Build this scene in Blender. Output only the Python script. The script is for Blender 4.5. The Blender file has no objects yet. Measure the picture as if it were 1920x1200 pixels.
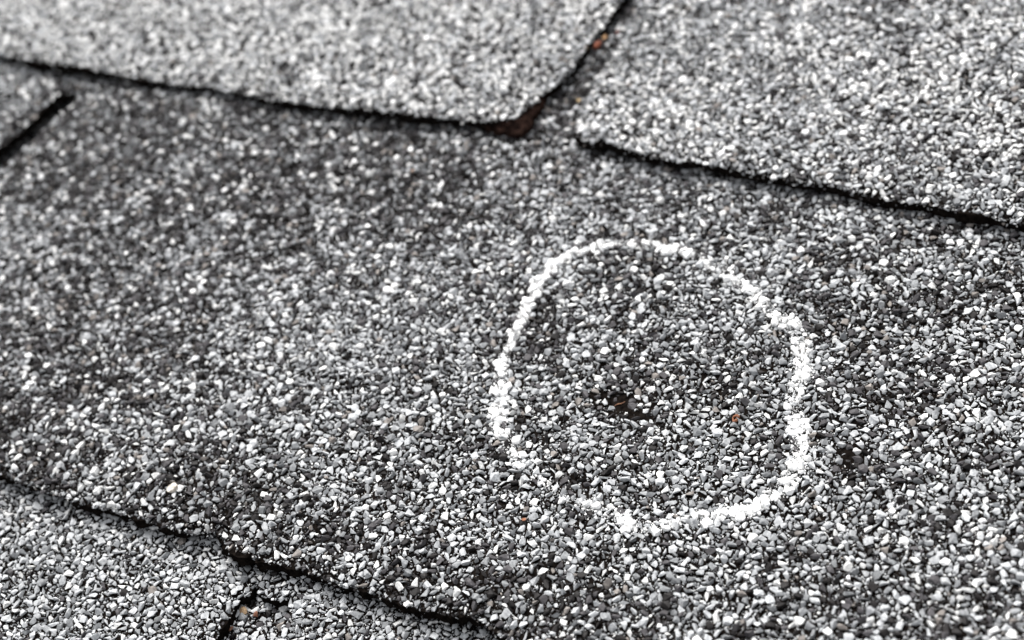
import bpy, bmesh, math, random
import numpy as np
from mathutils import Vector, Matrix
from mathutils.geometry import delaunay_2d_cdt

random.seed(4)
rng = np.random.default_rng(11)
S = bpy.context.scene
C = S.collection
MM = 0.001                                   # everything below is thought out in millimetres

# ------------------------------------------------------------------ camera
F_PX, AZ, EL, ROLL, DIST = 3183.0, math.radians(38.4), math.radians(43.6), math.radians(-16.3), 359.7
TX, TY = 99.6, 71.1
_d = np.array([math.cos(EL) * math.sin(AZ), -math.cos(EL) * math.cos(AZ), math.sin(EL)])
CAM = np.array([TX, TY, 0.0]) + DIST * _d
FW = -_d
_r = np.cross(FW, [0, 0, 1.0]); _r /= np.linalg.norm(_r)
_u = np.cross(_r, FW)
RT = math.cos(ROLL) * _r + math.sin(ROLL) * _u
UP = -math.sin(ROLL) * _r + math.cos(ROLL) * _u
cam = bpy.data.cameras.new("camera")
cam.sensor_width = 36.0
cam.lens = F_PX / 1920 * 36
cam.clip_start, cam.clip_end = 0.01, 20
cam.dof.use_dof = True
cam.dof.focus_distance = 0.325
cam.dof.aperture_fstop = 14.5
camo = bpy.data.objects.new("camera", cam)
m = Matrix(((RT[0], UP[0], -FW[0], CAM[0] * MM), (RT[1], UP[1], -FW[1], CAM[1] * MM),
            (RT[2], UP[2], -FW[2], CAM[2] * MM), (0, 0, 0, 1)))
camo.matrix_world = m
C.objects.link(camo)
S.camera = camo

# ------------------------------------------------------------------ light: bright overcast
SUN_EL, SUN_AZ = math.radians(49), math.radians(-40)     # azimuth clockwise from +y: from up the roof, a little to the left
w = bpy.data.worlds.new("World"); S.world = w; w.use_nodes = True
nt = w.node_tree; nt.nodes.clear()
sky = nt.nodes.new("ShaderNodeTexSky"); sky.sky_type = 'NISHITA'; sky.sun_disc = False
sky.sun_elevation = SUN_EL; sky.sun_rotation = SUN_AZ
sky.air_density = 1.0; sky.dust_density = 6.0; sky.ozone_density = 1.0
hs = nt.nodes.new("ShaderNodeHueSaturation"); hs.inputs['Saturation'].default_value = 0.12   # cloud cover: a nearly white sky
bg = nt.nodes.new("ShaderNodeBackground"); bg.inputs['Strength'].default_value = 0.115
out = nt.nodes.new("ShaderNodeOutputWorld")
nt.links.new(sky.outputs[0], hs.inputs['Color']); nt.links.new(hs.outputs[0], bg.inputs['Color'])
nt.links.new(bg.outputs[0], out.inputs['Surface'])
sl = bpy.data.lights.new("sun", 'SUN'); sl.energy = 1.15; sl.angle = math.radians(24); sl.color = (1, 0.975, 0.94)
so = bpy.data.objects.new("sun", sl); C.objects.link(so)
sd = Vector((math.sin(SUN_AZ) * math.cos(SUN_EL), math.cos(SUN_AZ) * math.cos(SUN_EL), math.sin(SUN_EL)))
so.rotation_euler = (-sd).to_track_quat('-Z', 'Y').to_euler()
so.location = sd * 2
S.view_settings.view_transform = 'Standard'; S.view_settings.look = 'None'
S.view_settings.exposure = 1.2; S.view_settings.gamma = 1.0
S.view_settings.use_curve_mapping = False

# ------------------------------------------------------------------ helpers
def at(px, py, z=0.0):
    """the point of the roof (mm) seen at a photo pixel"""
    d = FW * F_PX + RT * (px - 960) - UP * (py - 600)
    t = (z - CAM[2]) / d[2]
    p = CAM + t * d
    return float(p[0]), float(p[1])

def ats(pts, z=0.0): return [at(x, y, z) for x, y in pts]

def vnoise(x, y, scale, seed):
    x = np.asarray(x) / scale + seed * 17.31; y = np.asarray(y) / scale + seed * 9.77
    xi = np.floor(x).astype(np.int64); yi = np.floor(y).astype(np.int64)
    fx = x - xi; fy = y - yi
    fx = fx * fx * (3 - 2 * fx); fy = fy * fy * (3 - 2 * fy)
    def h(a, b):
        n = (a * 374761393 + b * 668265263 + seed * 974711) & 0x7fffffff
        n = ((n ^ (n >> 13)) * 1274126177) & 0x7fffffff
        n = (n ^ (n >> 16)) & 0xffff
        return n / 65535.0
    return ((h(xi, yi) * (1 - fx) + h(xi + 1, yi) * fx) * (1 - fy) + (h(xi, yi + 1) * (1 - fx) + h(xi + 1, yi + 1) * fx) * fy)

def seg_dist(x, y, line):
    d = np.full(np.shape(x), 1e9)
    for (ax, ay), (bx, by) in zip(line[:-1], line[1:]):
        vx, vy = bx - ax, by - ay
        L = vx * vx + vy * vy + 1e-12
        t = np.clip(((x - ax) * vx + (y - ay) * vy) / L, 0, 1)
        d = np.minimum(d, np.hypot(x - ax - t * vx, y - ay - t * vy))
    return d

def inside(x, y, poly):
    r = np.zeros(np.shape(x), bool)
    n = len(poly)
    for i in range(n):
        ax, ay = poly[i]; bx, by = poly[(i + 1) % n]
        if ay == by: continue
        c = ((ay > y) != (by > y)) & (x < (bx - ax) * (y - ay) / (by - ay) + ax)
        r ^= c
    return r

def resample(line, step):
    o = []
    for (ax, ay), (bx, by) in zip(line[:-1], line[1:]):
        n = max(1, int(math.hypot(bx - ax, by - ay) / step))
        for i in range(n): o.append((ax + (bx - ax) * i / n, ay + (by - ay) * i / n))
    o.append(line[-1])
    return o

def ragged(line, amp, step=0.8, seed=1):
    p = np.array(resample(line, step))
    t = np.gradient(p, axis=0); L = np.hypot(t[:, 0], t[:, 1])[:, None] + 1e-9; t /= L
    n = np.stack([-t[:, 1], t[:, 0]], 1)
    k = (vnoise(p[:, 0] + p[:, 1], p[:, 1] * 0.7, 2.2, seed) - 0.5) * 1.3 + (vnoise(p[:, 0], p[:, 1], 0.9, seed + 5) - 0.5) * 0.9 + (vnoise(p[:, 0], p[:, 1], 7.5, seed + 9) - 0.5) * 1.3
    k[0] = k[-1] = 0
    return [tuple(q) for q in (p + n * (k * amp * 2)[:, None])]

def mesh_object(name, verts, faces, mat, parent=None, cols=None):
    me = bpy.data.meshes.new(name)
    me.from_pydata([tuple(v) for v in verts], [], faces)
    me.materials.append(mat)
    o = bpy.data.objects.new(name, me); C.objects.link(o)
    if parent: o.parent = parent
    return o

def tri_object(name, V, T, mat, cols=None, parent=None):
    """V (n,3) in mm, T (m,3); fast build of a big flat-shaded triangle mesh"""
    me = bpy.data.meshes.new(name)
    V = np.ascontiguousarray(V * MM, np.float32); T = np.ascontiguousarray(T, np.int32)
    me.vertices.add(len(V)); me.vertices.foreach_set("co", V.ravel())
    me.loops.add(T.size); me.loops.foreach_set("vertex_index", T.ravel())
    me.polygons.add(len(T))
    me.polygons.foreach_set("loop_start", np.arange(0, T.size, 3, dtype=np.int32))
    me.update(calc_edges=True)
    me.polygons.foreach_set("use_smooth", np.zeros(len(T), bool))
    if cols is not None:
        a = me.color_attributes.new("granule_colour", 'FLOAT_COLOR', 'POINT')
        c4 = np.ones((len(V), 4), np.float32); c4[:, :3] = cols
        a.data.foreach_set("color", c4.ravel())
    me.materials.append(mat)
    o = bpy.data.objects.new(name, me); C.objects.link(o)
    if parent: o.parent = parent
    return o

def tag(o, label=None, cat=None, group=None, kind=None):
    if label: o["label"] = label
    if cat: o["category"] = cat
    if group: o["group"] = group
    if kind: o["kind"] = kind
    return o

# ------------------------------------------------------------------ materials
def principled(name):
    mt = bpy.data.materials.new(name); mt.use_nodes = True
    n = mt.node_tree.nodes; return mt, mt.node_tree, n["Principled BSDF"]

def noise(nt, scale, detail=3, rough=0.6):
    tc = nt.nodes.new("ShaderNodeTexCoord")
    t = nt.nodes.new("ShaderNodeTexNoise"); t.inputs['Scale'].default_value = scale
    t.inputs['Detail'].default_value = detail; t.inputs['Roughness'].default_value = rough
    nt.links.new(tc.outputs['Object'], t.inputs['Vector'])
    return t

def ramp(nt, a, b, ca, cb):
    r = nt.nodes.new("ShaderNodeValToRGB")
    r.color_ramp.elements[0].position = a; r.color_ramp.elements[0].color = (*ca, 1)
    r.color_ramp.elements[1].position = b; r.color_ramp.elements[1].color = (*cb, 1)
    return r

def bump(nt, src, bs, strength, dist):
    b = nt.nodes.new("ShaderNodeBump"); b.inputs['Strength'].default_value = strength; b.inputs['Distance'].default_value = dist
    nt.links.new(src, b.inputs['Height']); nt.links.new(b.outputs[0], bs.inputs['Normal'])

def noise_material(name, ca, cb, scale, rough=0.8, a=0.35, b=0.65, bdist=0.0002, bstr=0.6, spec=0.3):
    mt, nt, bs = principled(name)
    t = noise(nt, scale, 4)
    r = ramp(nt, a, b, ca, cb)
    nt.links.new(t.outputs['Fac'], r.inputs[0]); nt.links.new(r.outputs[0], bs.inputs['Base Color'])
    bs.inputs['Roughness'].default_value = rough; bs.inputs['Specular IOR Level'].default_value = spec
    bump(nt, t.outputs['Fac'], bs, bstr, bdist)
    return mt

ASPHALT = noise_material("asphalt", (0.0025, 0.002, 0.0018), (0.011, 0.0088, 0.0075), 900, 1.0, spec=0.0)
MAT_BROWN = noise_material("weathered_mat", (0.002, 0.0015, 0.0015), (0.026, 0.015, 0.012), 480, 1.0, spec=0.0, bstr=1.0, bdist=0.0005)
DECK = noise_material("deck", (0.02, 0.018, 0.016), (0.05, 0.045, 0.04), 90, 0.9)

def granule_material():
    mt, nt, bs = principled("mineral_granules")
    at_ = nt.nodes.new("ShaderNodeAttribute"); at_.attribute_name = "granule_colour"
    t = noise(nt, 1900, 3, 0.65)                      # grain inside each stone
    r = ramp(nt, 0.30, 0.70, (0.55, 0.55, 0.56), (1.12, 1.12, 1.11))
    nt.links.new(t.outputs['Fac'], r.inputs[0])
    mx = nt.nodes.new("ShaderNodeMix"); mx.data_type = 'RGBA'; mx.blend_type = 'MULTIPLY'; mx.inputs[0].default_value = 1.0
    nt.links.new(at_.outputs['Color'], mx.inputs[6]); nt.links.new(r.outputs[0], mx.inputs[7])
    nt.links.new(mx.outputs[2], bs.inputs['Base Color'])
    bs.inputs['Roughness'].default_value = 0.55; bs.inputs['Specular IOR Level'].default_value = 0.10
    bump(nt, t.outputs['Fac'], bs, 0.4, 0.00012)
    return mt
GRAN = granule_material()
CHALK = noise_material("chalk_powder", (0.82, 0.82, 0.82), (0.90, 0.90, 0.895), 2500, 0.95, bdist=0.0001, spec=0.1)

# ------------------------------------------------------------------ stone shapes
def hulls(n, npts, seed, flat=(0.45, 0.7)):
    r = random.Random(seed); res = []
    while len(res) < n:
        bm = bmesh.new()
        fl = r.uniform(*flat); el = r.uniform(0.40, 0.95)
        for k in range(npts):
            v = Vector((r.gauss(0, 1), r.gauss(0, 1), r.gauss(0, 1))).normalized() * r.uniform(0.86, 1.0)
            # square the blob off a little so that the facets read as broken stone
            s = max(abs(v.x), abs(v.y), abs(v.z)) ** 0.45
            v = v / s * 0.85
            bm.verts.new((v.x, v.y * el, v.z * fl))
        h = bmesh.ops.convex_hull(bm, input=bm.verts)
        dead = list({g for g in h['geom_interior'] + h['geom_unused'] if isinstance(g, bmesh.types.BMVert)})
        bmesh.ops.delete(bm, geom=dead, context='VERTS')
        bmesh.ops.triangulate(bm, faces=bm.faces)
        bmesh.ops.recalc_face_normals(bm, faces=bm.faces)
        bm.verts.index_update()
        V = np.array([v.co[:] for v in bm.verts]); T = np.array([[v.index for v in f.verts] for f in bm.faces])
        bm.free()
        if len(V) >= 5: res.append((V, T))
    return res
BIG = hulls(45, 12, 1, (0.35, 0.6)) + hulls(45, 9, 21, (0.3, 0.6))
SMALL = hulls(30, 8, 2, (0.5, 0.9))

def rotations(n, tilt, steep=0.08):
    yaw = rng.uniform(0, 2 * np.pi, n); ta = rng.uniform(0, 2 * np.pi, n)
    tl = np.abs(rng.normal(0, tilt, n)); st = rng.random(n) < steep
    tl[st] = rng.uniform(0.7, 1.4, st.sum())
    cy, sy = np.cos(yaw), np.sin(yaw)
    Z = np.zeros(n); O = np.ones(n)
    Rz = np.stack([np.stack([cy, -sy, Z], 1), np.stack([sy, cy, Z], 1), np.stack([Z, Z, O], 1)], 1)
    ax = np.stack([np.cos(ta), np.sin(ta), Z], 1)
    c, s = np.cos(tl), np.sin(tl)
    K = np.zeros((n, 3, 3)); K[:, 0, 2] = ax[:, 1]; K[:, 1, 2] = -ax[:, 0]; K[:, 2, 0] = -ax[:, 1]; K[:, 2, 1] = ax[:, 0]
    I = np.eye(3)[None]
    R = I + s[:, None, None] * K + (1 - c)[:, None, None] * (K @ K)
    return R @ Rz

def stones(P, size, col, protos, R=None, tilt=0.35, steep=0.08, scale=None):
    """triangles of many stones: P centres, size radius (mm), col colours"""
    n = len(P)
    if R is None: R = rotations(n, tilt, steep)
    pid = rng.integers(0, len(protos), n)
    Vs, Ts, Cs, off = [], [], [], 0
    for k, (pv, pt) in enumerate(protos):
        ix = np.nonzero(pid == k)[0]
        if not len(ix): continue
        v = pv[None] * size[ix][:, None, None]
        v = np.einsum('nij,nvj->nvi', R[ix], v) + P[ix][:, None, :]
        nv = len(pv)
        Vs.append(v.reshape(-1, 3))
        Ts.append((pt[None] + (off + np.arange(len(ix)) * nv)[:, None, None]).reshape(-1, 3))
        Cs.append(np.repeat(col[ix], nv, 0)); off += nv * len(ix)
    return np.concatenate(Vs), np.concatenate(Ts), np.concatenate(Cs)

def pack(x0, x1, y0, y1, ok, tries, sizes, k=0.64, res=0.14):
    """drop stones of the given radii (largest first) where there is room"""
    W, H = int((x1 - x0) / res) + 2, int((y1 - y0) / res) + 2
    occ = np.zeros((W, H), bool)
    X = rng.uniform(x0, x1, tries); Y = rng.uniform(y0, y1, tries)
    keep = ok(X, Y); X, Y = X[keep], Y[keep]
    r = np.sort(sizes(len(X)))[::-1]
    # big first, but only loosely, so that sizes stay mixed
    r = r * rng.uniform(0.85, 1.15, len(r))
    fill = rng.uniform(0.17, 0.36, len(r)); half = int(len(r) * 0.55); r[half:] = fill[half:]
    ii = ((X - x0) / res).astype(int); jj = ((Y - y0) / res).astype(int)
    disks = {}
    good = []
    for n in range(len(X)):
        q = int(r[n] * k / res + 0.5)
        i, j = ii[n], jj[n]
        if occ[i, j]: continue
        a, b, c, d = max(i - q, 0), i + q + 1, max(j - q, 0), j + q + 1
        q2 = q * 7 // 10
        if occ[max(i - q2, 0):i + q2 + 1, max(j - q2, 0):j + q2 + 1].any(): continue
        if q not in disks:
            g = np.arange(-q, q + 1); disks[q] = (g[:, None] ** 2 + g[None] ** 2) <= q * q + 1
        sub = occ[a:b, c:d]
        D = disks[q][q - (i - a):q - (i - a) + sub.shape[0], q - (j - c):q - (j - c) + sub.shape[1]]
        sub |= D
        good.append(n)
    g = np.array(good)
    return X[g], Y[g], r[g]

# colours of the stones (linear)
PAL = np.array([(0.80, 0.80, 0.79), (0.50, 0.512, 0.525), (0.25, 0.258, 0.267), (0.078, 0.074, 0.078), (0.022, 0.020, 0.020),
                (0.25, 0.228, 0.212), (0.42, 0.32, 0.22), (0.30, 0.13, 0.08)])
MIX_LIGHT = np.array([0.13, 0.53, 0.19, 0.08, 0.05, 0.026, 0.0, 0.0])
MIX_DARK = np.array([0.12, 0.09, 0.22, 0.30, 0.23, 0.045, 0.0, 0.0])
MIX_UPPER = np.array([0.50, 0.29, 0.06, 0.06, 0.09, 0.012, 0.0, 0.0])
MIX_UPPER_LEFT = np.array([0.54, 0.26, 0.05, 0.06, 0.08, 0.012, 0.0, 0.0])
MIX_LOWER = np.array([0.11, 0.66, 0.17, 0.03, 0.015, 0.008, 0.0, 0.0])

def colours(n, wa, A, B):
    """a colour per stone out of the mixes A and B, wa = share of B"""
    p = A[None] * (1 - wa[:, None]) + B[None] * wa[:, None]
    cp = np.cumsum(p, 1); cp /= cp[:, -1:]
    k = (rng.random(n)[:, None] > cp).sum(1)
    c = PAL[k] * rng.uniform(0.78, 1.18, n)[:, None]
    return np.clip(c, 0, 0.86)

# ------------------------------------------------------------------ the courses
T = 3.8            # a course lies this much above the one below it
E = 127.0          # courses' exposure
def und(x, y, s): return (vnoise(x, y, 34, s) - 0.5) * 1.1 + (vnoise(x, y, 11, s + 3) - 0.5) * 0.45

X0, X1 = -195.0, 285.0
def shingle(name, label, outline, edge, top, thick, mixfn, zone, nseed, holes=(), edge_amp=0.30, studs=2, stud_line=None, wall=ASPHALT, roll=0.9, bare=None):
    """outline: polygon (mm); edge: the part of it that shows (ragged, rolled over); zone(x,y): where granules are laid"""
    def height(x, y):
        d = seg_dist(x, y, edge)
        return top(x, y) + und(x, y, nseed) - roll * np.exp(-d / 1.3)
    # body
    poly = outline
    pts = []
    for a, b in zip(poly, poly[1:] + poly[:1]):
        mid = ((a[0] + b[0]) / 2, (a[1] + b[1]) / 2)
        vis = seg_dist(np.array(mid[0]), np.array(mid[1]), edge) < 0.05
        pts += (ragged([a, b], edge_amp, 0.8, nseed) if vis else resample([a, b], 6.0))[:-1]
    nb = len(pts)
    gx = np.arange(X0, X1, 3.4); gy = np.arange(-110, 290, 3.4)
    GX, GY = np.meshgrid(gx, gy); GX = GX.ravel() + rng.uniform(-1, 1, GX.size); GY = GY.ravel() + rng.uniform(-1, 1, GY.size)
    q = inside(GX, GY, poly) & (seg_dist(GX, GY, poly + poly[:1]) > 1.3)
    inner = list(zip(GX[q], GY[q]))
    E2 = resample(edge, 1.6)                       # a denser band along the rolled edge
    ex = np.array([p[0] for p in E2] * 2) + rng.normal(0, 1.6, 2 * len(E2)); ey = np.array([p[1] for p in E2] * 2) + rng.normal(0, 1.6, 2 * len(E2))
    q = inside(ex, ey, poly) & (seg_dist(ex, ey, poly + poly[:1]) > 0.7)
    inner += list(zip(ex[q], ey[q]))
    vs = [Vector(p) for p in pts + inner]
    ed = [(i, (i + 1) % nb) for i in range(nb)]
    rv, re, rf, _, _, _ = delaunay_2d_cdt(vs, ed, [], 1, 1e-5)
    xy = np.array([v[:] for v in rv]); n = len(xy)
    z = height(xy[:, 0], xy[:, 1])
    zb = top(xy[:, 0], xy[:, 1]) + und(xy[:, 0], xy[:, 1], nseed) - thick
    V = [(x * MM, y * MM, a * MM) for (x, y), a in zip(xy, z)] + [(x * MM, y * MM, a * MM) for (x, y), a in zip(xy, zb)]
    Fc = [tuple(f) for f in rf] + [tuple(reversed([i + n for i in f])) for f in rf]
    cnt = {}
    for f in rf:
        for a, b in zip(f, list(f[1:]) + [f[0]]): cnt[(a, b)] = 1
    for (a, b) in list(cnt):
        if (b, a) not in cnt: Fc.append((b, a, a + n, b + n))
    root = mesh_object("roof_shingle", V, Fc, wall)
    tag(root, label, "shingle", "asphalt shingles of the roof")
    # granules
    bx = [p[0] for p in poly]; by = [p[1] for p in poly]
    ok = lambda x, y: inside(x, y, poly) & zone(x, y) & ((bare is None) or ~bare(x, y))
    area = (max(bx) - min(bx)) * (max(by) - min(by))
    x, y, r = pack(min(bx), max(bx), min(by), max(by), ok, int(area * 22), lambda n: np.clip(rng.lognormal(math.log(0.46), 0.47, n), 0.19, 1.25))
    z = height(x, y) + r * rng.uniform(0.05, 0.40, len(r))
    col = mixfn(x, y)
    P = np.stack([x, y, z], 1)
    R = rotations(len(r), 0.27, 0.17)
    V1, T1, C1 = stones(P, r, col, BIG, R)
    # chips between them
    nf = int(area * 1.6)
    fx = rng.uniform(min(bx), max(bx), nf); fy = rng.uniform(min(by), max(by), nf)
    q = ok(fx, fy) | (inside(fx, fy, poly) & zone(fx, fy) & (rng.random(nf) < 0.4) if bare is not None else False); fx, fy = fx[q], fy[q]
    fr = rng.uniform(0.13, 0.33, len(fx))
    fz = height(fx, fy) + rng.uniform(-0.12, 0.22, len(fx))
    fc = mixfn(fx, fy) * np.where(rng.random(len(fx)) < 0.5, 0.16, 0.9)[:, None]
    V2, T2, C2 = stones(np.stack([fx, fy, fz], 1), fr, fc, SMALL, tilt=0.8)
    # stones stuck in the cut edge
    e = np.array(resample(stud_line or edge, 0.55)); e = np.repeat(e, studs, 0)
    e = e + rng.normal(0, 0.22, e.shape)
    q = zone(e[:, 0], e[:, 1]) & ((bare is None) or ~bare(e[:, 0], e[:, 1])) & (rng.random(len(e)) < 0.75); e = e[q]
    er = rng.uniform(0.2, 0.62, len(e))
    ez = top(e[:, 0], e[:, 1]) + und(e[:, 0], e[:, 1], nseed) - np.abs(rng.normal(0, 0.30, len(e))) * thick - 0.2
    ecol = colours(len(e), np.full(len(e), 0.75), MIX_LIGHT, MIX_DARK)
    if len(e) == 0: e, er, ez, ecol = P[:1, :2], r[:1], P[:1, 2] - 0.2, col[:1]
    V3, T3, C3 = stones(np.stack([e[:, 0], e[:, 1], ez], 1), er, ecol, BIG, tilt=1.0)
    V = np.concatenate([V1, V2, V3]); Tt = np.concatenate([T1, T2 + len(V1), T3 + len(V1) + len(V2)]); Cc = np.concatenate([C1, C2, C3])
    g = tri_object("granules", V, Tt, GRAN, Cc, root)
    tag(g, kind="stuff")
    return root, height, (P, r, R)

# the seen outlines
UL_EDGE = ats([(0, 101), (60, 113), (150, 124), (240, 138), (300, 149), (400, 160), (470, 174), (540, 186), (620, 196), (700, 203), (780, 214), (850, 220), (915, 226)])
UL_CORNER = ats([(915, 226), (945, 221), (972, 213), (985, 198), (1012, 175), (1040, 150)])
UL_SIDE = ats([(1040, 150), (1070, 118), (1096, 80), (1130, 32), (1150, 0)])
UR_SIDE = ats([(1205, -20), (1182, 30), (1150, 90), (1112, 152), (1092, 205), (1078, 240)])
UR_EDGE = ats([(1078, 240), (1090, 262), (1110, 264), (1135, 262), (1160, 274), (1200, 286), (1260, 300), (1300, 301), (1370, 316), (1450, 330), (1510, 338), (1560, 346), (1620, 362), (1680, 372), (1730, 376), (1790, 392), (1850, 402), (1920, 419)])
LO_EDGE = ats([(0, 884), (70, 912), (130, 932), (200, 948), (270, 968), (340, 992), (400, 993), (414, 1003), (424, 1026), (470, 1038), (520, 1052), (560, 1060), (640, 1092), (700, 1105), (760, 1130), (850, 1150), (872, 1146), (905, 1160), (950, 1194), (985, 1212)])
SLOT_L = ats([(0, 272), (38, 244), (72, 202), (104, 170), (130, 163)], -2.9)
SLOT_R = ats([(142, 166), (140, 182), (104, 214), (68, 254), (30, 292), (0, 318)], -2.9)
BS_L = ats([(395, 1204), (408, 1172), (430, 1142), (440, 1112), (462, 1104), (470, 1086)], -3)
BS_R = ats([(475, 1088), (482, 1107), (512, 1116), (540, 1116), (538, 1142), (524, 1172), (512, 1204)], -3)

top_mid = lambda x, y: -T * y / E
top_up = lambda x, y: -T * (y - E) / E
top_low = lambda x, y: -T * (y + E) / E - 0.7
top_base = lambda x, y: -T * (y + E) / E - 4.2

def view_zone(margin):
    q = ats([(0, 0), (1920, 0), (1920, 1200), (0, 1200)])
    c = np.mean(q, 0)
    p = [tuple(c + (np.array(a) - c) * (1 + margin / np.linalg.norm(np.array(a) - c))) for a in q]
    return lambda x, y: inside(x, y, p)
ZV = view_zone(80)

def ext(p, q, L):
    """point L mm beyond q on the line p-q"""
    v = np.array(q) - np.array(p); v /= np.linalg.norm(v)
    return (q[0] + v[0] * L, q[1] + v[1] * L)

# upper left tab
ul_edge = [(X0 + 8, UL_EDGE[0][1] + 0.6)] + UL_EDGE + UL_CORNER[1:] + UL_SIDE[1:] + [(UL_SIDE[-1][0] + 0.5, 240.0), (UL_SIDE[-1][0], 275.0)]
ul = ul_edge + [(X0 + 8, 275.0)]
shingle("roof_shingle", "pale grey upper shingle with a broken brown corner beside the open slot", ul, ul_edge, top_up, 3.1,
        lambda x, y: colours(len(x), np.clip((vnoise(x, y, 16, 8) - 0.45) * 1.2, 0, 1) * np.clip((x + 60) / 60, 0, 1), MIX_UPPER_LEFT, MIX_LIGHT), ZV, 3, roll=0.8, edge_amp=0.45)
# upper right tab
ur_edge = [(UR_SIDE[0][0] + 0.5, 275.0)] + UR_SIDE + UR_EDGE[1:] + [(X1 - 8, UR_EDGE[-1][1] - 2)]
ur = ur_edge + [(X1 - 8, 275.0)]
shingle("roof_shingle", "speckled pale upper shingle to the right of the slot with rust crumbs", ur, ur_edge, lambda x, y: top_up(x, y) + 0.25, 3.2,
        lambda x, y: colours(len(x), np.clip((vnoise(x, y, 14, 21) - 0.30) * 1.5, 0, 1), MIX_UPPER, MIX_LIGHT), ZV, 7, roll=1.0, edge_amp=0.42)
# middle course, carrying the chalk circle
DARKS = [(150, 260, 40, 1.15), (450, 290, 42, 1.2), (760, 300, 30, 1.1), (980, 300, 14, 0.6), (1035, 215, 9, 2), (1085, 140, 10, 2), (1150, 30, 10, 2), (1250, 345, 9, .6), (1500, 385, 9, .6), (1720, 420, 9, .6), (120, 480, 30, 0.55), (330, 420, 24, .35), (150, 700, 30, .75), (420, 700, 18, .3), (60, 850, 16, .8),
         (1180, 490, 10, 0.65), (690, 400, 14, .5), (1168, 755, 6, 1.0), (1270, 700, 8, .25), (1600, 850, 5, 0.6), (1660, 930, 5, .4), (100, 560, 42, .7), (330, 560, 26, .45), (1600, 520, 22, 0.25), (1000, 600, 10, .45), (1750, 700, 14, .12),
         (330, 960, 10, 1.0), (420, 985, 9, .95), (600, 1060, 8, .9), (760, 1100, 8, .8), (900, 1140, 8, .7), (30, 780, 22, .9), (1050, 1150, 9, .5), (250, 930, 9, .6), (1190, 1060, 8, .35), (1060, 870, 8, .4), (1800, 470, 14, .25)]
DARKP = [(at(a, b, -1.2), r, s) for a, b, r, s in DARKS]
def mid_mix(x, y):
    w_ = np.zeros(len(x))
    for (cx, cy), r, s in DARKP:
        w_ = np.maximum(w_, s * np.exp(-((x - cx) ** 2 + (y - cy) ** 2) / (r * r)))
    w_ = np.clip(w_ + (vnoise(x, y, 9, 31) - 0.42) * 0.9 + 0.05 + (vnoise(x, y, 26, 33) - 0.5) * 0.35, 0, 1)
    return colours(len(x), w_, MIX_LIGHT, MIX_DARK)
lo_edge = [(X0 + 8, LO_EDGE[0][1] - 1.0)] + LO_EDGE + [(150.0, -1.0), (X1 - 8, -1.5)]
slot_far_l = ext(SLOT_L[1], SLOT_L[0], 60); slot_far_r = ext(SLOT_R[-2], SLOT_R[-1], 60)
# the slot reaches down to the front edge well outside the picture; here it is a notch that runs to the outline's left side
mid = [(X0 + 8, 190.0), (X0 + 8, slot_far_l[1])] + ([slot_far_l] if slot_far_l[0] > X0 + 9 else []) + SLOT_L + SLOT_R + ([slot_far_r] if slot_far_r[0] > X0 + 9 else []) + lo_edge[0:] + [(X1 - 8, 215.0), (40.0, 215.0)]
mid_edges = SLOT_L + SLOT_R
PIT = at(1160, 748, -1.3)
PIT2 = at(1590, 845, -1.0)
def top_mid_d(x, y):
    d = np.hypot((x - PIT[0]) / 1.5, y - PIT[1]); e = np.hypot(x - PIT2[0], (y - PIT2[1]) / 1.4)
    return top_mid(x, y) - 1.3 * np.exp(-(d / 2.0) ** 2) - 1.0 * np.exp(-(e / 1.8) ** 2)
hid = lambda x, y: ~(inside(x, y, ul) & (seg_dist(x, y, ul_edge) > 9)) & ~(inside(x, y, ur) & (seg_dist(x, y, ur_edge) > 9))
PIT_TAIL = ats([(1160, 748), (1190, 772), (1215, 780)], -1.3)
def bare_pit(x, y):
    k = 0.35 + 1.3 * vnoise(x, y, 1.1, 61)
    return (np.hypot((x - PIT[0]) / 1.35, y - PIT[1]) < 2.5 * k * k + 0.3) | (np.hypot(x - PIT2[0], y - PIT2[1]) < 1.1 * k) | (seg_dist(x, y, PIT_TAIL) < 1.0 * k)
MID, mid_h, mid_stones = shingle("roof_shingle", "large dark speckled middle shingle carrying the white chalk circle", mid, SLOT_L + SLOT_R + lo_edge, top_mid_d, 3.2,
        mid_mix, lambda x, y: ZV(x, y) & hid(x, y), 12, roll=1.2, bare=bare_pit, edge_amp=0.62, studs=3, stud_line=lo_edge)
# lower course
low = [(-60.0, 40.0), (-60.0, -85.0), ext(BS_L[1], BS_L[0], 60)] + BS_L + BS_R + [ext(BS_R[-2], BS_R[-1], 60), (X1 - 8, -85.0), (X1 - 8, 40.0)]
low_edge = [ext(BS_L[1], BS_L[0], 60)] + BS_L + BS_R + [ext(BS_R[-2], BS_R[-1], 60)]
hid_low = lambda x, y: ~(inside(x, y, mid) & (seg_dist(x, y, lo_edge) > 7))
LOW, low_h, _ = shingle("roof_shingle", "light grey lowest shingle split by a notch holding orange pebbles", low, low_edge, lambda x, y: top_low(x, y), 3.4,
        lambda x, y: colours(len(x), np.clip((vnoise(x, y, 10, 41) - 0.5) * 0.9, 0, 1), MIX_LOWER, MIX_LIGHT), lambda x, y: ZV(x, y) & hid_low(x, y), 17, roll=0.9, stud_line=[(-59.0, -60.0), (-59.0, -80.0)])
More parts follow.
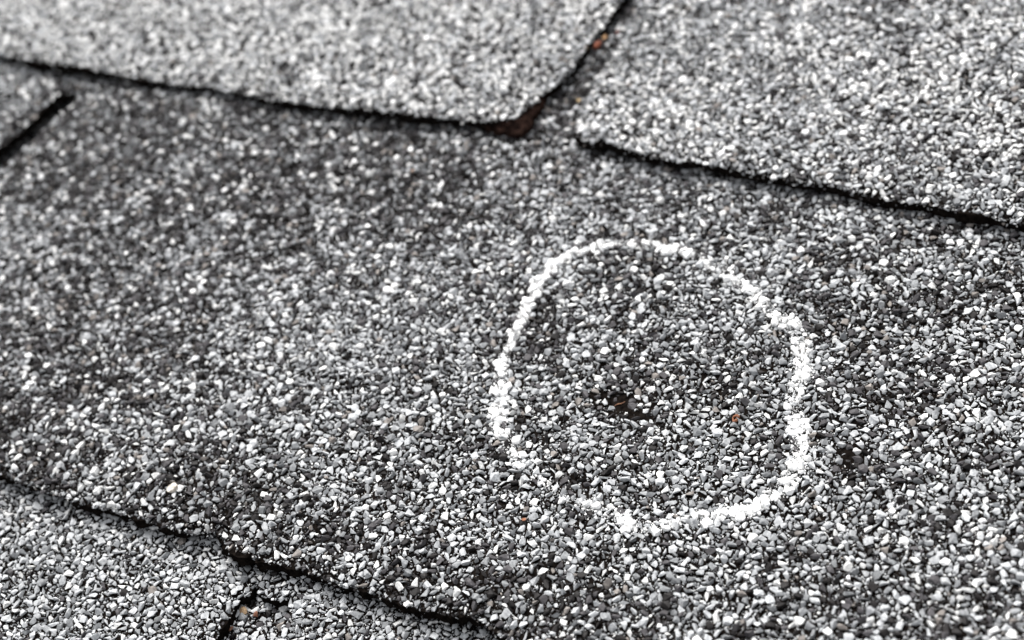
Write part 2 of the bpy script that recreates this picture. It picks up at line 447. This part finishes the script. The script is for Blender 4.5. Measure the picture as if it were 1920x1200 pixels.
# what shows through the slots
base = [(-170.0, -90.0), (X1 - 8, -90.0), (X1 - 8, 150.0), (-170.0, 150.0)]
b_edge = [(-170.0, -90.0), (X1 - 8, -90.0)]
slot_c = SLOT_L + SLOT_R; bs_c = BS_L + BS_R + [ext(BS_R[-2], BS_R[-1], 20)]
BASE, base_h, _ = shingle("roof_shingle", "grey shingle underneath showing through the notch of the lowest shingle", base, b_edge, top_base, 2.0,
        lambda x, y: colours(len(x), np.full(len(x), 0.3), MIX_LOWER, MIX_DARK),
        lambda x, y: ((seg_dist(x, y, slot_c) < 9) | (seg_dist(x, y, bs_c) < 14)), 19)

# deck under everything
bm = bmesh.new(); bmesh.ops.create_grid(bm, x_segments=1, y_segments=1, size=0.45)
me = bpy.data.meshes.new("roof_deck"); bm.to_mesh(me); bm.free(); me.materials.append(DECK)
o = bpy.data.objects.new("roof_deck", me); o.location = (0.06, 0.07, -0.0165); C.objects.link(o); tag(o, kind="structure")

# brown mat laid bare at the broken corner of the upper left shingle
UL = bpy.data.objects["roof_shingle"]
cr = ats([(900, 231), (932, 240), (958, 246), (978, 248), (996, 231), (1013, 203), (1042, 148)], -1.5)
ci = ats([(900, 223), (930, 218), (964, 208), (978, 194), (1006, 170), (1036, 144)], -0.8)
def corner_mat():
    a = np.array(ragged(cr, 0.5, 0.6, 3)); b = np.array(resample(ci, 0.6))
    idx = np.linspace(0, len(b) - 1, len(a)).round().astype(int); b = b[idx]
    V = []
    rows = 7
    for k in range(rows):
        t = k / (rows - 1)
        q = b * (1 - t) + a * t
        zz = top_up(q[:, 0], q[:, 1]) + und(q[:, 0], q[:, 1], 3) - 0.75 - 1.0 * t ** 1.4 + (vnoise(q[:, 0], q[:, 1], 1.1, 55 + k) - 0.5) * 1.1 + (vnoise(q[:, 0], q[:, 1], 0.5, 80 + k) - 0.5) * 0.6
        V += [(x * MM, y * MM, z * MM) for (x, y), z in zip(q, zz)]
    n = len(a)
    lowz = [(x * MM, y * MM, (top_up(x, y) - 3.1) * MM) for x, y in a * 0.98 + b * 0.02]
    V += lowz
    Fc = [(k * n + i, (k + 1) * n + i, (k + 1) * n + i + 1, k * n + i + 1) for k in range(rows) for i in range(n - 1)]
    return V, Fc
v, f = corner_mat()
o = mesh_object("exposed_mat", v, f, MAT_BROWN, UL); tag(o, "bare brown mat at the broken corner")

# rusty brown mat showing in the bruise
n_ = 40; rings_ = [0.0, 0.35, 0.7, 1.0]; V_ = []
for q_ in rings_:
    for i_ in range(n_):
        a_ = 2 * math.pi * i_ / n_
        rr = q_ * (1.0 + 0.35 * math.sin(2 * a_ + 1) + 0.22 * math.sin(5 * a_) + 0.12 * math.sin(11 * a_ + 2))
        x_, y_ = PIT[0] + 0.2 + 2.1 * rr * math.cos(a_), PIT[1] - 0.1 + 1.35 * rr * math.sin(a_)
        h_ = float(mid_h(np.array([x_]), np.array([y_]))[0]) + 0.12 * (1 - q_ ** 4) + (float(vnoise(x_, y_, 0.5, 91)) - 0.5) * 0.5 * (1 - q_)
        V_.append((x_ * MM, y_ * MM, (h_ + 0.04) * MM))
F_ = [(k_ * n_ + i_, (k_ + 1) * n_ + i_, (k_ + 1) * n_ + (i_ + 1) % n_, k_ * n_ + (i_ + 1) % n_) for k_ in range(1, len(rings_) - 1) for i_ in range(n_)]
F_ += [(0, n_ + i_, n_ + (i_ + 1) % n_) for i_ in range(n_)]
MAT_RUST = noise_material("rusty_mat", (0.004, 0.002, 0.0015), (0.075, 0.026, 0.012), 800, 1.0, 0.42, 0.72, bdist=0.0004, bstr=1.0, spec=0.05)
o = mesh_object("bruise", V_, F_, MAT_RUST, MID); tag(o, "dark rusty brown bruise at the circle's centre")

# ------------------------------------------------------------------ chalk circle
RING = [(1050, 478, 13, 1), (1110, 455, 12, .95), (1155, 447, 12, .8), (1205, 447, 15, .85), (1255, 456, 15, .8), (1300, 466, 14, .85), (1335, 488, 15, .85), (1378, 520, 16, .85),
        (1420, 552, 18, 1), (1458, 582, 18, 1), (1490, 602, 20, 1), (1502, 640, 20, 1), (1506, 682, 20, .95), (1496, 722, 18, .9), (1484, 750, 14, .6), (1498, 790, 20, 1), (1506, 832, 20, .95),
        (1494, 880, 20, 1), (1455, 920, 18, .95), (1408, 955, 18, .9), (1352, 968, 20, 1), (1300, 974, 20, .8), (1245, 988, 18, .65), (1190, 988, 20, .75), (1155, 970, 18, .75), (1100, 950, 18, .5),
        (1042, 925, 18, .38), (998, 888, 18, .26), (958, 848, 19, .5), (940, 812, 19, .85), (932, 770, 17, .85), (942, 742, 15, .7), (932, 700, 17, .9), (942, 668, 14, .8), (960, 630, 13, .9),
        (975, 600, 13, 1), (985, 570, 13, .95), (1004, 532, 13, .9), (1022, 505, 14, 1), (1050, 478, 13, 1)]
ZR = -1.0
rp = np.array([at(a, b, ZR + 0.3) for a, b, _, _ in RING]); rw = np.array([c for _, _, c, _ in RING]) / 11.6; rd = np.array([d for _, _, _, d in RING])
def ring_density(x, y):
    best = np.zeros(len(x))
    for i in range(len(rp) - 1):
        a, b = rp[i], rp[i + 1]; v = b - a; L = v @ v
        t = np.clip(((x - a[0]) * v[0] + (y - a[1]) * v[1]) / L, 0, 1)
        d = np.hypot(x - a[0] - t * v[0], y - a[1] - t * v[1])
        wd = rw[i] * (1 - t) + rw[i + 1] * t; de = rd[i] * (1 - t) + rd[i + 1] * t
        best = np.maximum(best, de * np.clip(1.55 - d / wd, 0, 1))
    return best
P, r, R = mid_stones
den = ring_density(P[:, 0], P[:, 1])
_n = vnoise(P[:, 0], P[:, 1], 2.0, 79); den = np.clip(den * (0.55 + 1.3 * np.clip(_n - 0.25, 0, 1)), 0, 1)
q = rng.random(len(r)) < den * 0.95
Pc = P[q].copy(); rc = r[q] * rng.uniform(0.85, 1.12, q.sum()); Pc[:, 2] += 0.10 + 0.08 * rng.random(len(Pc))
# crusts of powder lie on the stones like slightly larger, rounder stones
va, ta, _ = stones(Pc, rc, np.zeros((len(Pc), 3)), hulls(30, 26, 9, (0.6, 0.8)), R[q])
nx = 40000
k = rng.integers(0, len(rp) - 1, nx); t = rng.random(nx)[:, None]
g = rp[k] * (1 - t) + rp[k + 1] * t + rng.normal(0, 1, (nx, 2)) * (rw[k] * 0.95)[:, None]
dn = np.clip(ring_density(g[:, 0], g[:, 1]) * (0.30 + 1.5 * np.clip(vnoise(g[:, 0], g[:, 1], 2.0, 79) - 0.2, 0, 1)), 0, 1)
g = g[rng.random(nx) < dn ** 1.3 * 0.5]
gz = mid_h(g[:, 0], g[:, 1]) + rng.uniform(0.25, 0.85, len(g))
vb, tb, _ = stones(np.stack([g[:, 0], g[:, 1], gz], 1), np.clip(rng.lognormal(math.log(0.13), 0.45, len(g)), 0.05, 0.34), np.zeros((len(g), 3)), SMALL, tilt=1.0)
ck = tri_object("chalk_circle", np.concatenate([va, vb]), np.concatenate([ta, tb + len(va)]), CHALK)
tag(ck, "white chalk circle drawn by hand on the granules of the middle shingle", "chalk mark")

# ------------------------------------------------------------------ crumbs lying about
def pebble(name, label, cat, px, py, z, size, ca, cb, seed, flat=(0.4, 0.6), tilt=0.3, group=None, npts=16):
    x, y = at(px, py, z)
    (pv, pt), = hulls(1, npts, seed, flat)
    bm = bmesh.new()
    vs = [bm.verts.new(Vector(v) * size * MM) for v in pv]
    for t_ in pt: bm.faces.new([vs[i] for i in t_])
    bmesh.ops.bevel(bm, geom=list(bm.edges), offset=size * 0.07 * MM, segments=1, affect='EDGES')
    me = bpy.data.meshes.new(name); bm.to_mesh(me); bm.free()
    me.materials.append(noise_material(name, ca, cb, 1300, 0.7))
    o = bpy.data.objects.new(name, me); C.objects.link(o)
    o.location = (x * MM, y * MM, z * MM); o.rotation_euler = (random.uniform(-tilt, tilt), random.uniform(-tilt, tilt), random.uniform(0, 6))
    tag(o, label, cat, group); return o
zb = lambda px, py: float(base_h(*[np.array([c]) for c in at(px, py, -5.5)])[0])
zm = lambda px, py, d=0.6: float(mid_h(*[np.array([c]) for c in at(px, py, -1)])[0]) + d
pebble("pebble", "tan pebble, largest of the coloured ones in the notch of the lowest shingle", "pebble", 456, 1146, zb(456, 1146) + 0.7, 1.25, (0.14, 0.09, 0.045), (0.27, 0.18, 0.10), 5)
pebble("pebble", "orange pebble just right of the tan one in the lower notch", "pebble", 480, 1152, zb(480, 1152) + 0.6, 0.85, (0.15, 0.06, 0.035), (0.25, 0.11, 0.065), 6)
pebble("pebble", "dull brown pebble low in the notch, below the tan one", "pebble", 432, 1178, zb(432, 1178) + 0.6, 0.8, (0.09, 0.045, 0.03), (0.16, 0.08, 0.05), 8)
pebble("rust_crumb", "deep orange red rust crumb in the slot between the two upper shingles", "rust crumb", 1120, 84, -1.5, 2.1, (0.05, 0.018, 0.012), (0.30, 0.08, 0.035), 12, (0.5, 0.8), 0.6)
pebble("rust_crumb", "small tan crumb touching the deep orange red one in the upper slot", "rust crumb", 1134, 70, -1.7, 1.0, (0.22, 0.12, 0.05), (0.36, 0.22, 0.11), 14)
pebble("rust_crumb", "dull olive brown crumb beside the rust in the upper slot", "rust crumb", 1100, 92, -2.2, 1.3, (0.07, 0.05, 0.025), (0.16, 0.11, 0.06), 15)
pebble("rust_crumb", "dark red crumb above the orange one near the right upper shingle", "rust crumb", 1158, 60, -1.2, 0.9, (0.10, 0.03, 0.025), (0.18, 0.06, 0.05), 16)
pebble("pebble", "yellowish pebble in the slot below the rust crumbs", "pebble", 1085, 188, -2.3, 0.75, (0.34, 0.24, 0.12), (0.48, 0.36, 0.2), 17)
pebble("pebble", "pale pink pebble lying left of the chalk circle top", "pebble", 774, 320, zm(774, 320), 0.8, (0.36, 0.26, 0.2), (0.5, 0.37, 0.29), 18)
pebble("pebble", "tiny orange pebble low on the middle shingle under the chalk circle", "pebble", 982, 974, zm(982, 974), 0.6, (0.24, 0.09, 0.045), (0.34, 0.15, 0.08), 19)
pebble("pebble", "long whitish pebble near the front edge of the middle shingle", "pebble", 322, 914, zm(322, 914, 0.8), 2.1, (0.3, 0.26, 0.21), (0.66, 0.62, 0.56), 20, (0.35, 0.45))

# curled orange flake inside the circle
def tube(name, pts, rad, mat):
    bm = bmesh.new(); rings = []
    n = len(pts)
    for i, p in enumerate(pts):
        p = Vector(p); tv = (Vector(pts[min(i + 1, n - 1)]) - Vector(pts[max(i - 1, 0)])).normalized()
        a = tv.cross(Vector((0, 0, 1)) if abs(tv.z) < .9 else Vector((1, 0, 0))).normalized(); b = tv.cross(a)
        rr = rad(i / (n - 1))
        rings.append([bm.verts.new((p + (a * math.cos(k) + b * math.sin(k)) * rr) * MM) for k in [j * math.pi / 4 for j in range(8)]])
    for r0, r1 in zip(rings, rings[1:]):
        for j in range(8): bm.faces.new((r0[j], r0[(j + 1) % 8], r1[(j + 1) % 8], r1[j]))
    bm.faces.new(rings[0][::-1]); bm.faces.new(rings[-1])
    bmesh.ops.recalc_face_normals(bm, faces=bm.faces)
    me = bpy.data.meshes.new(name); bm.to_mesh(me); bm.free(); me.materials.append(mat)
    for p in me.polygons: p.use_smooth = True
    o = bpy.data.objects.new(name, me); C.objects.link(o); return o
cx, cy = at(1378, 778, -0.4); cz = zm(1378, 778, 0.75)
pts = [(cx + 0.55 * math.cos(a) * (1 + .15 * math.sin(3 * a)), cy + 0.62 * math.sin(a), cz + 0.25 * math.sin(a + 1)) for a in np.linspace(0.3, 5.9, 26)]
o = tube("curled_flake", pts, lambda t: 0.24 + 0.07 * math.sin(9 * t), noise_material("orange_flake", (0.13, 0.045, 0.02), (0.30, 0.12, 0.06), 1500, 0.6))
tag(o, "small curled orange flake inside the chalk circle, right of the bruise", "flake")
# dead stalk in the bruise
px_, py_ = PIT
a0 = at(1150, 756, -1.6); a1 = at(1170, 747, -1.4)
pts = [(a0[0] + (a1[0] - a0[0]) * t, a0[1] + (a1[1] - a0[1]) * t + .12 * math.sin(7 * t), zm(1160, 750, 0.75) + .25 * t + .1 * math.sin(5 * t)) for t in np.linspace(0, 1, 16)]
o = tube("stalk", pts, lambda t: 0.13 * (1 - 0.5 * abs(2 * t - 1)), noise_material("dry_stalk", (0.13, 0.05, 0.025), (0.34, 0.17, 0.09), 1800, 0.45))
tag(o, "thin reddish brown dry stalk lying in the dark bruise at the circle's centre", "stalk")
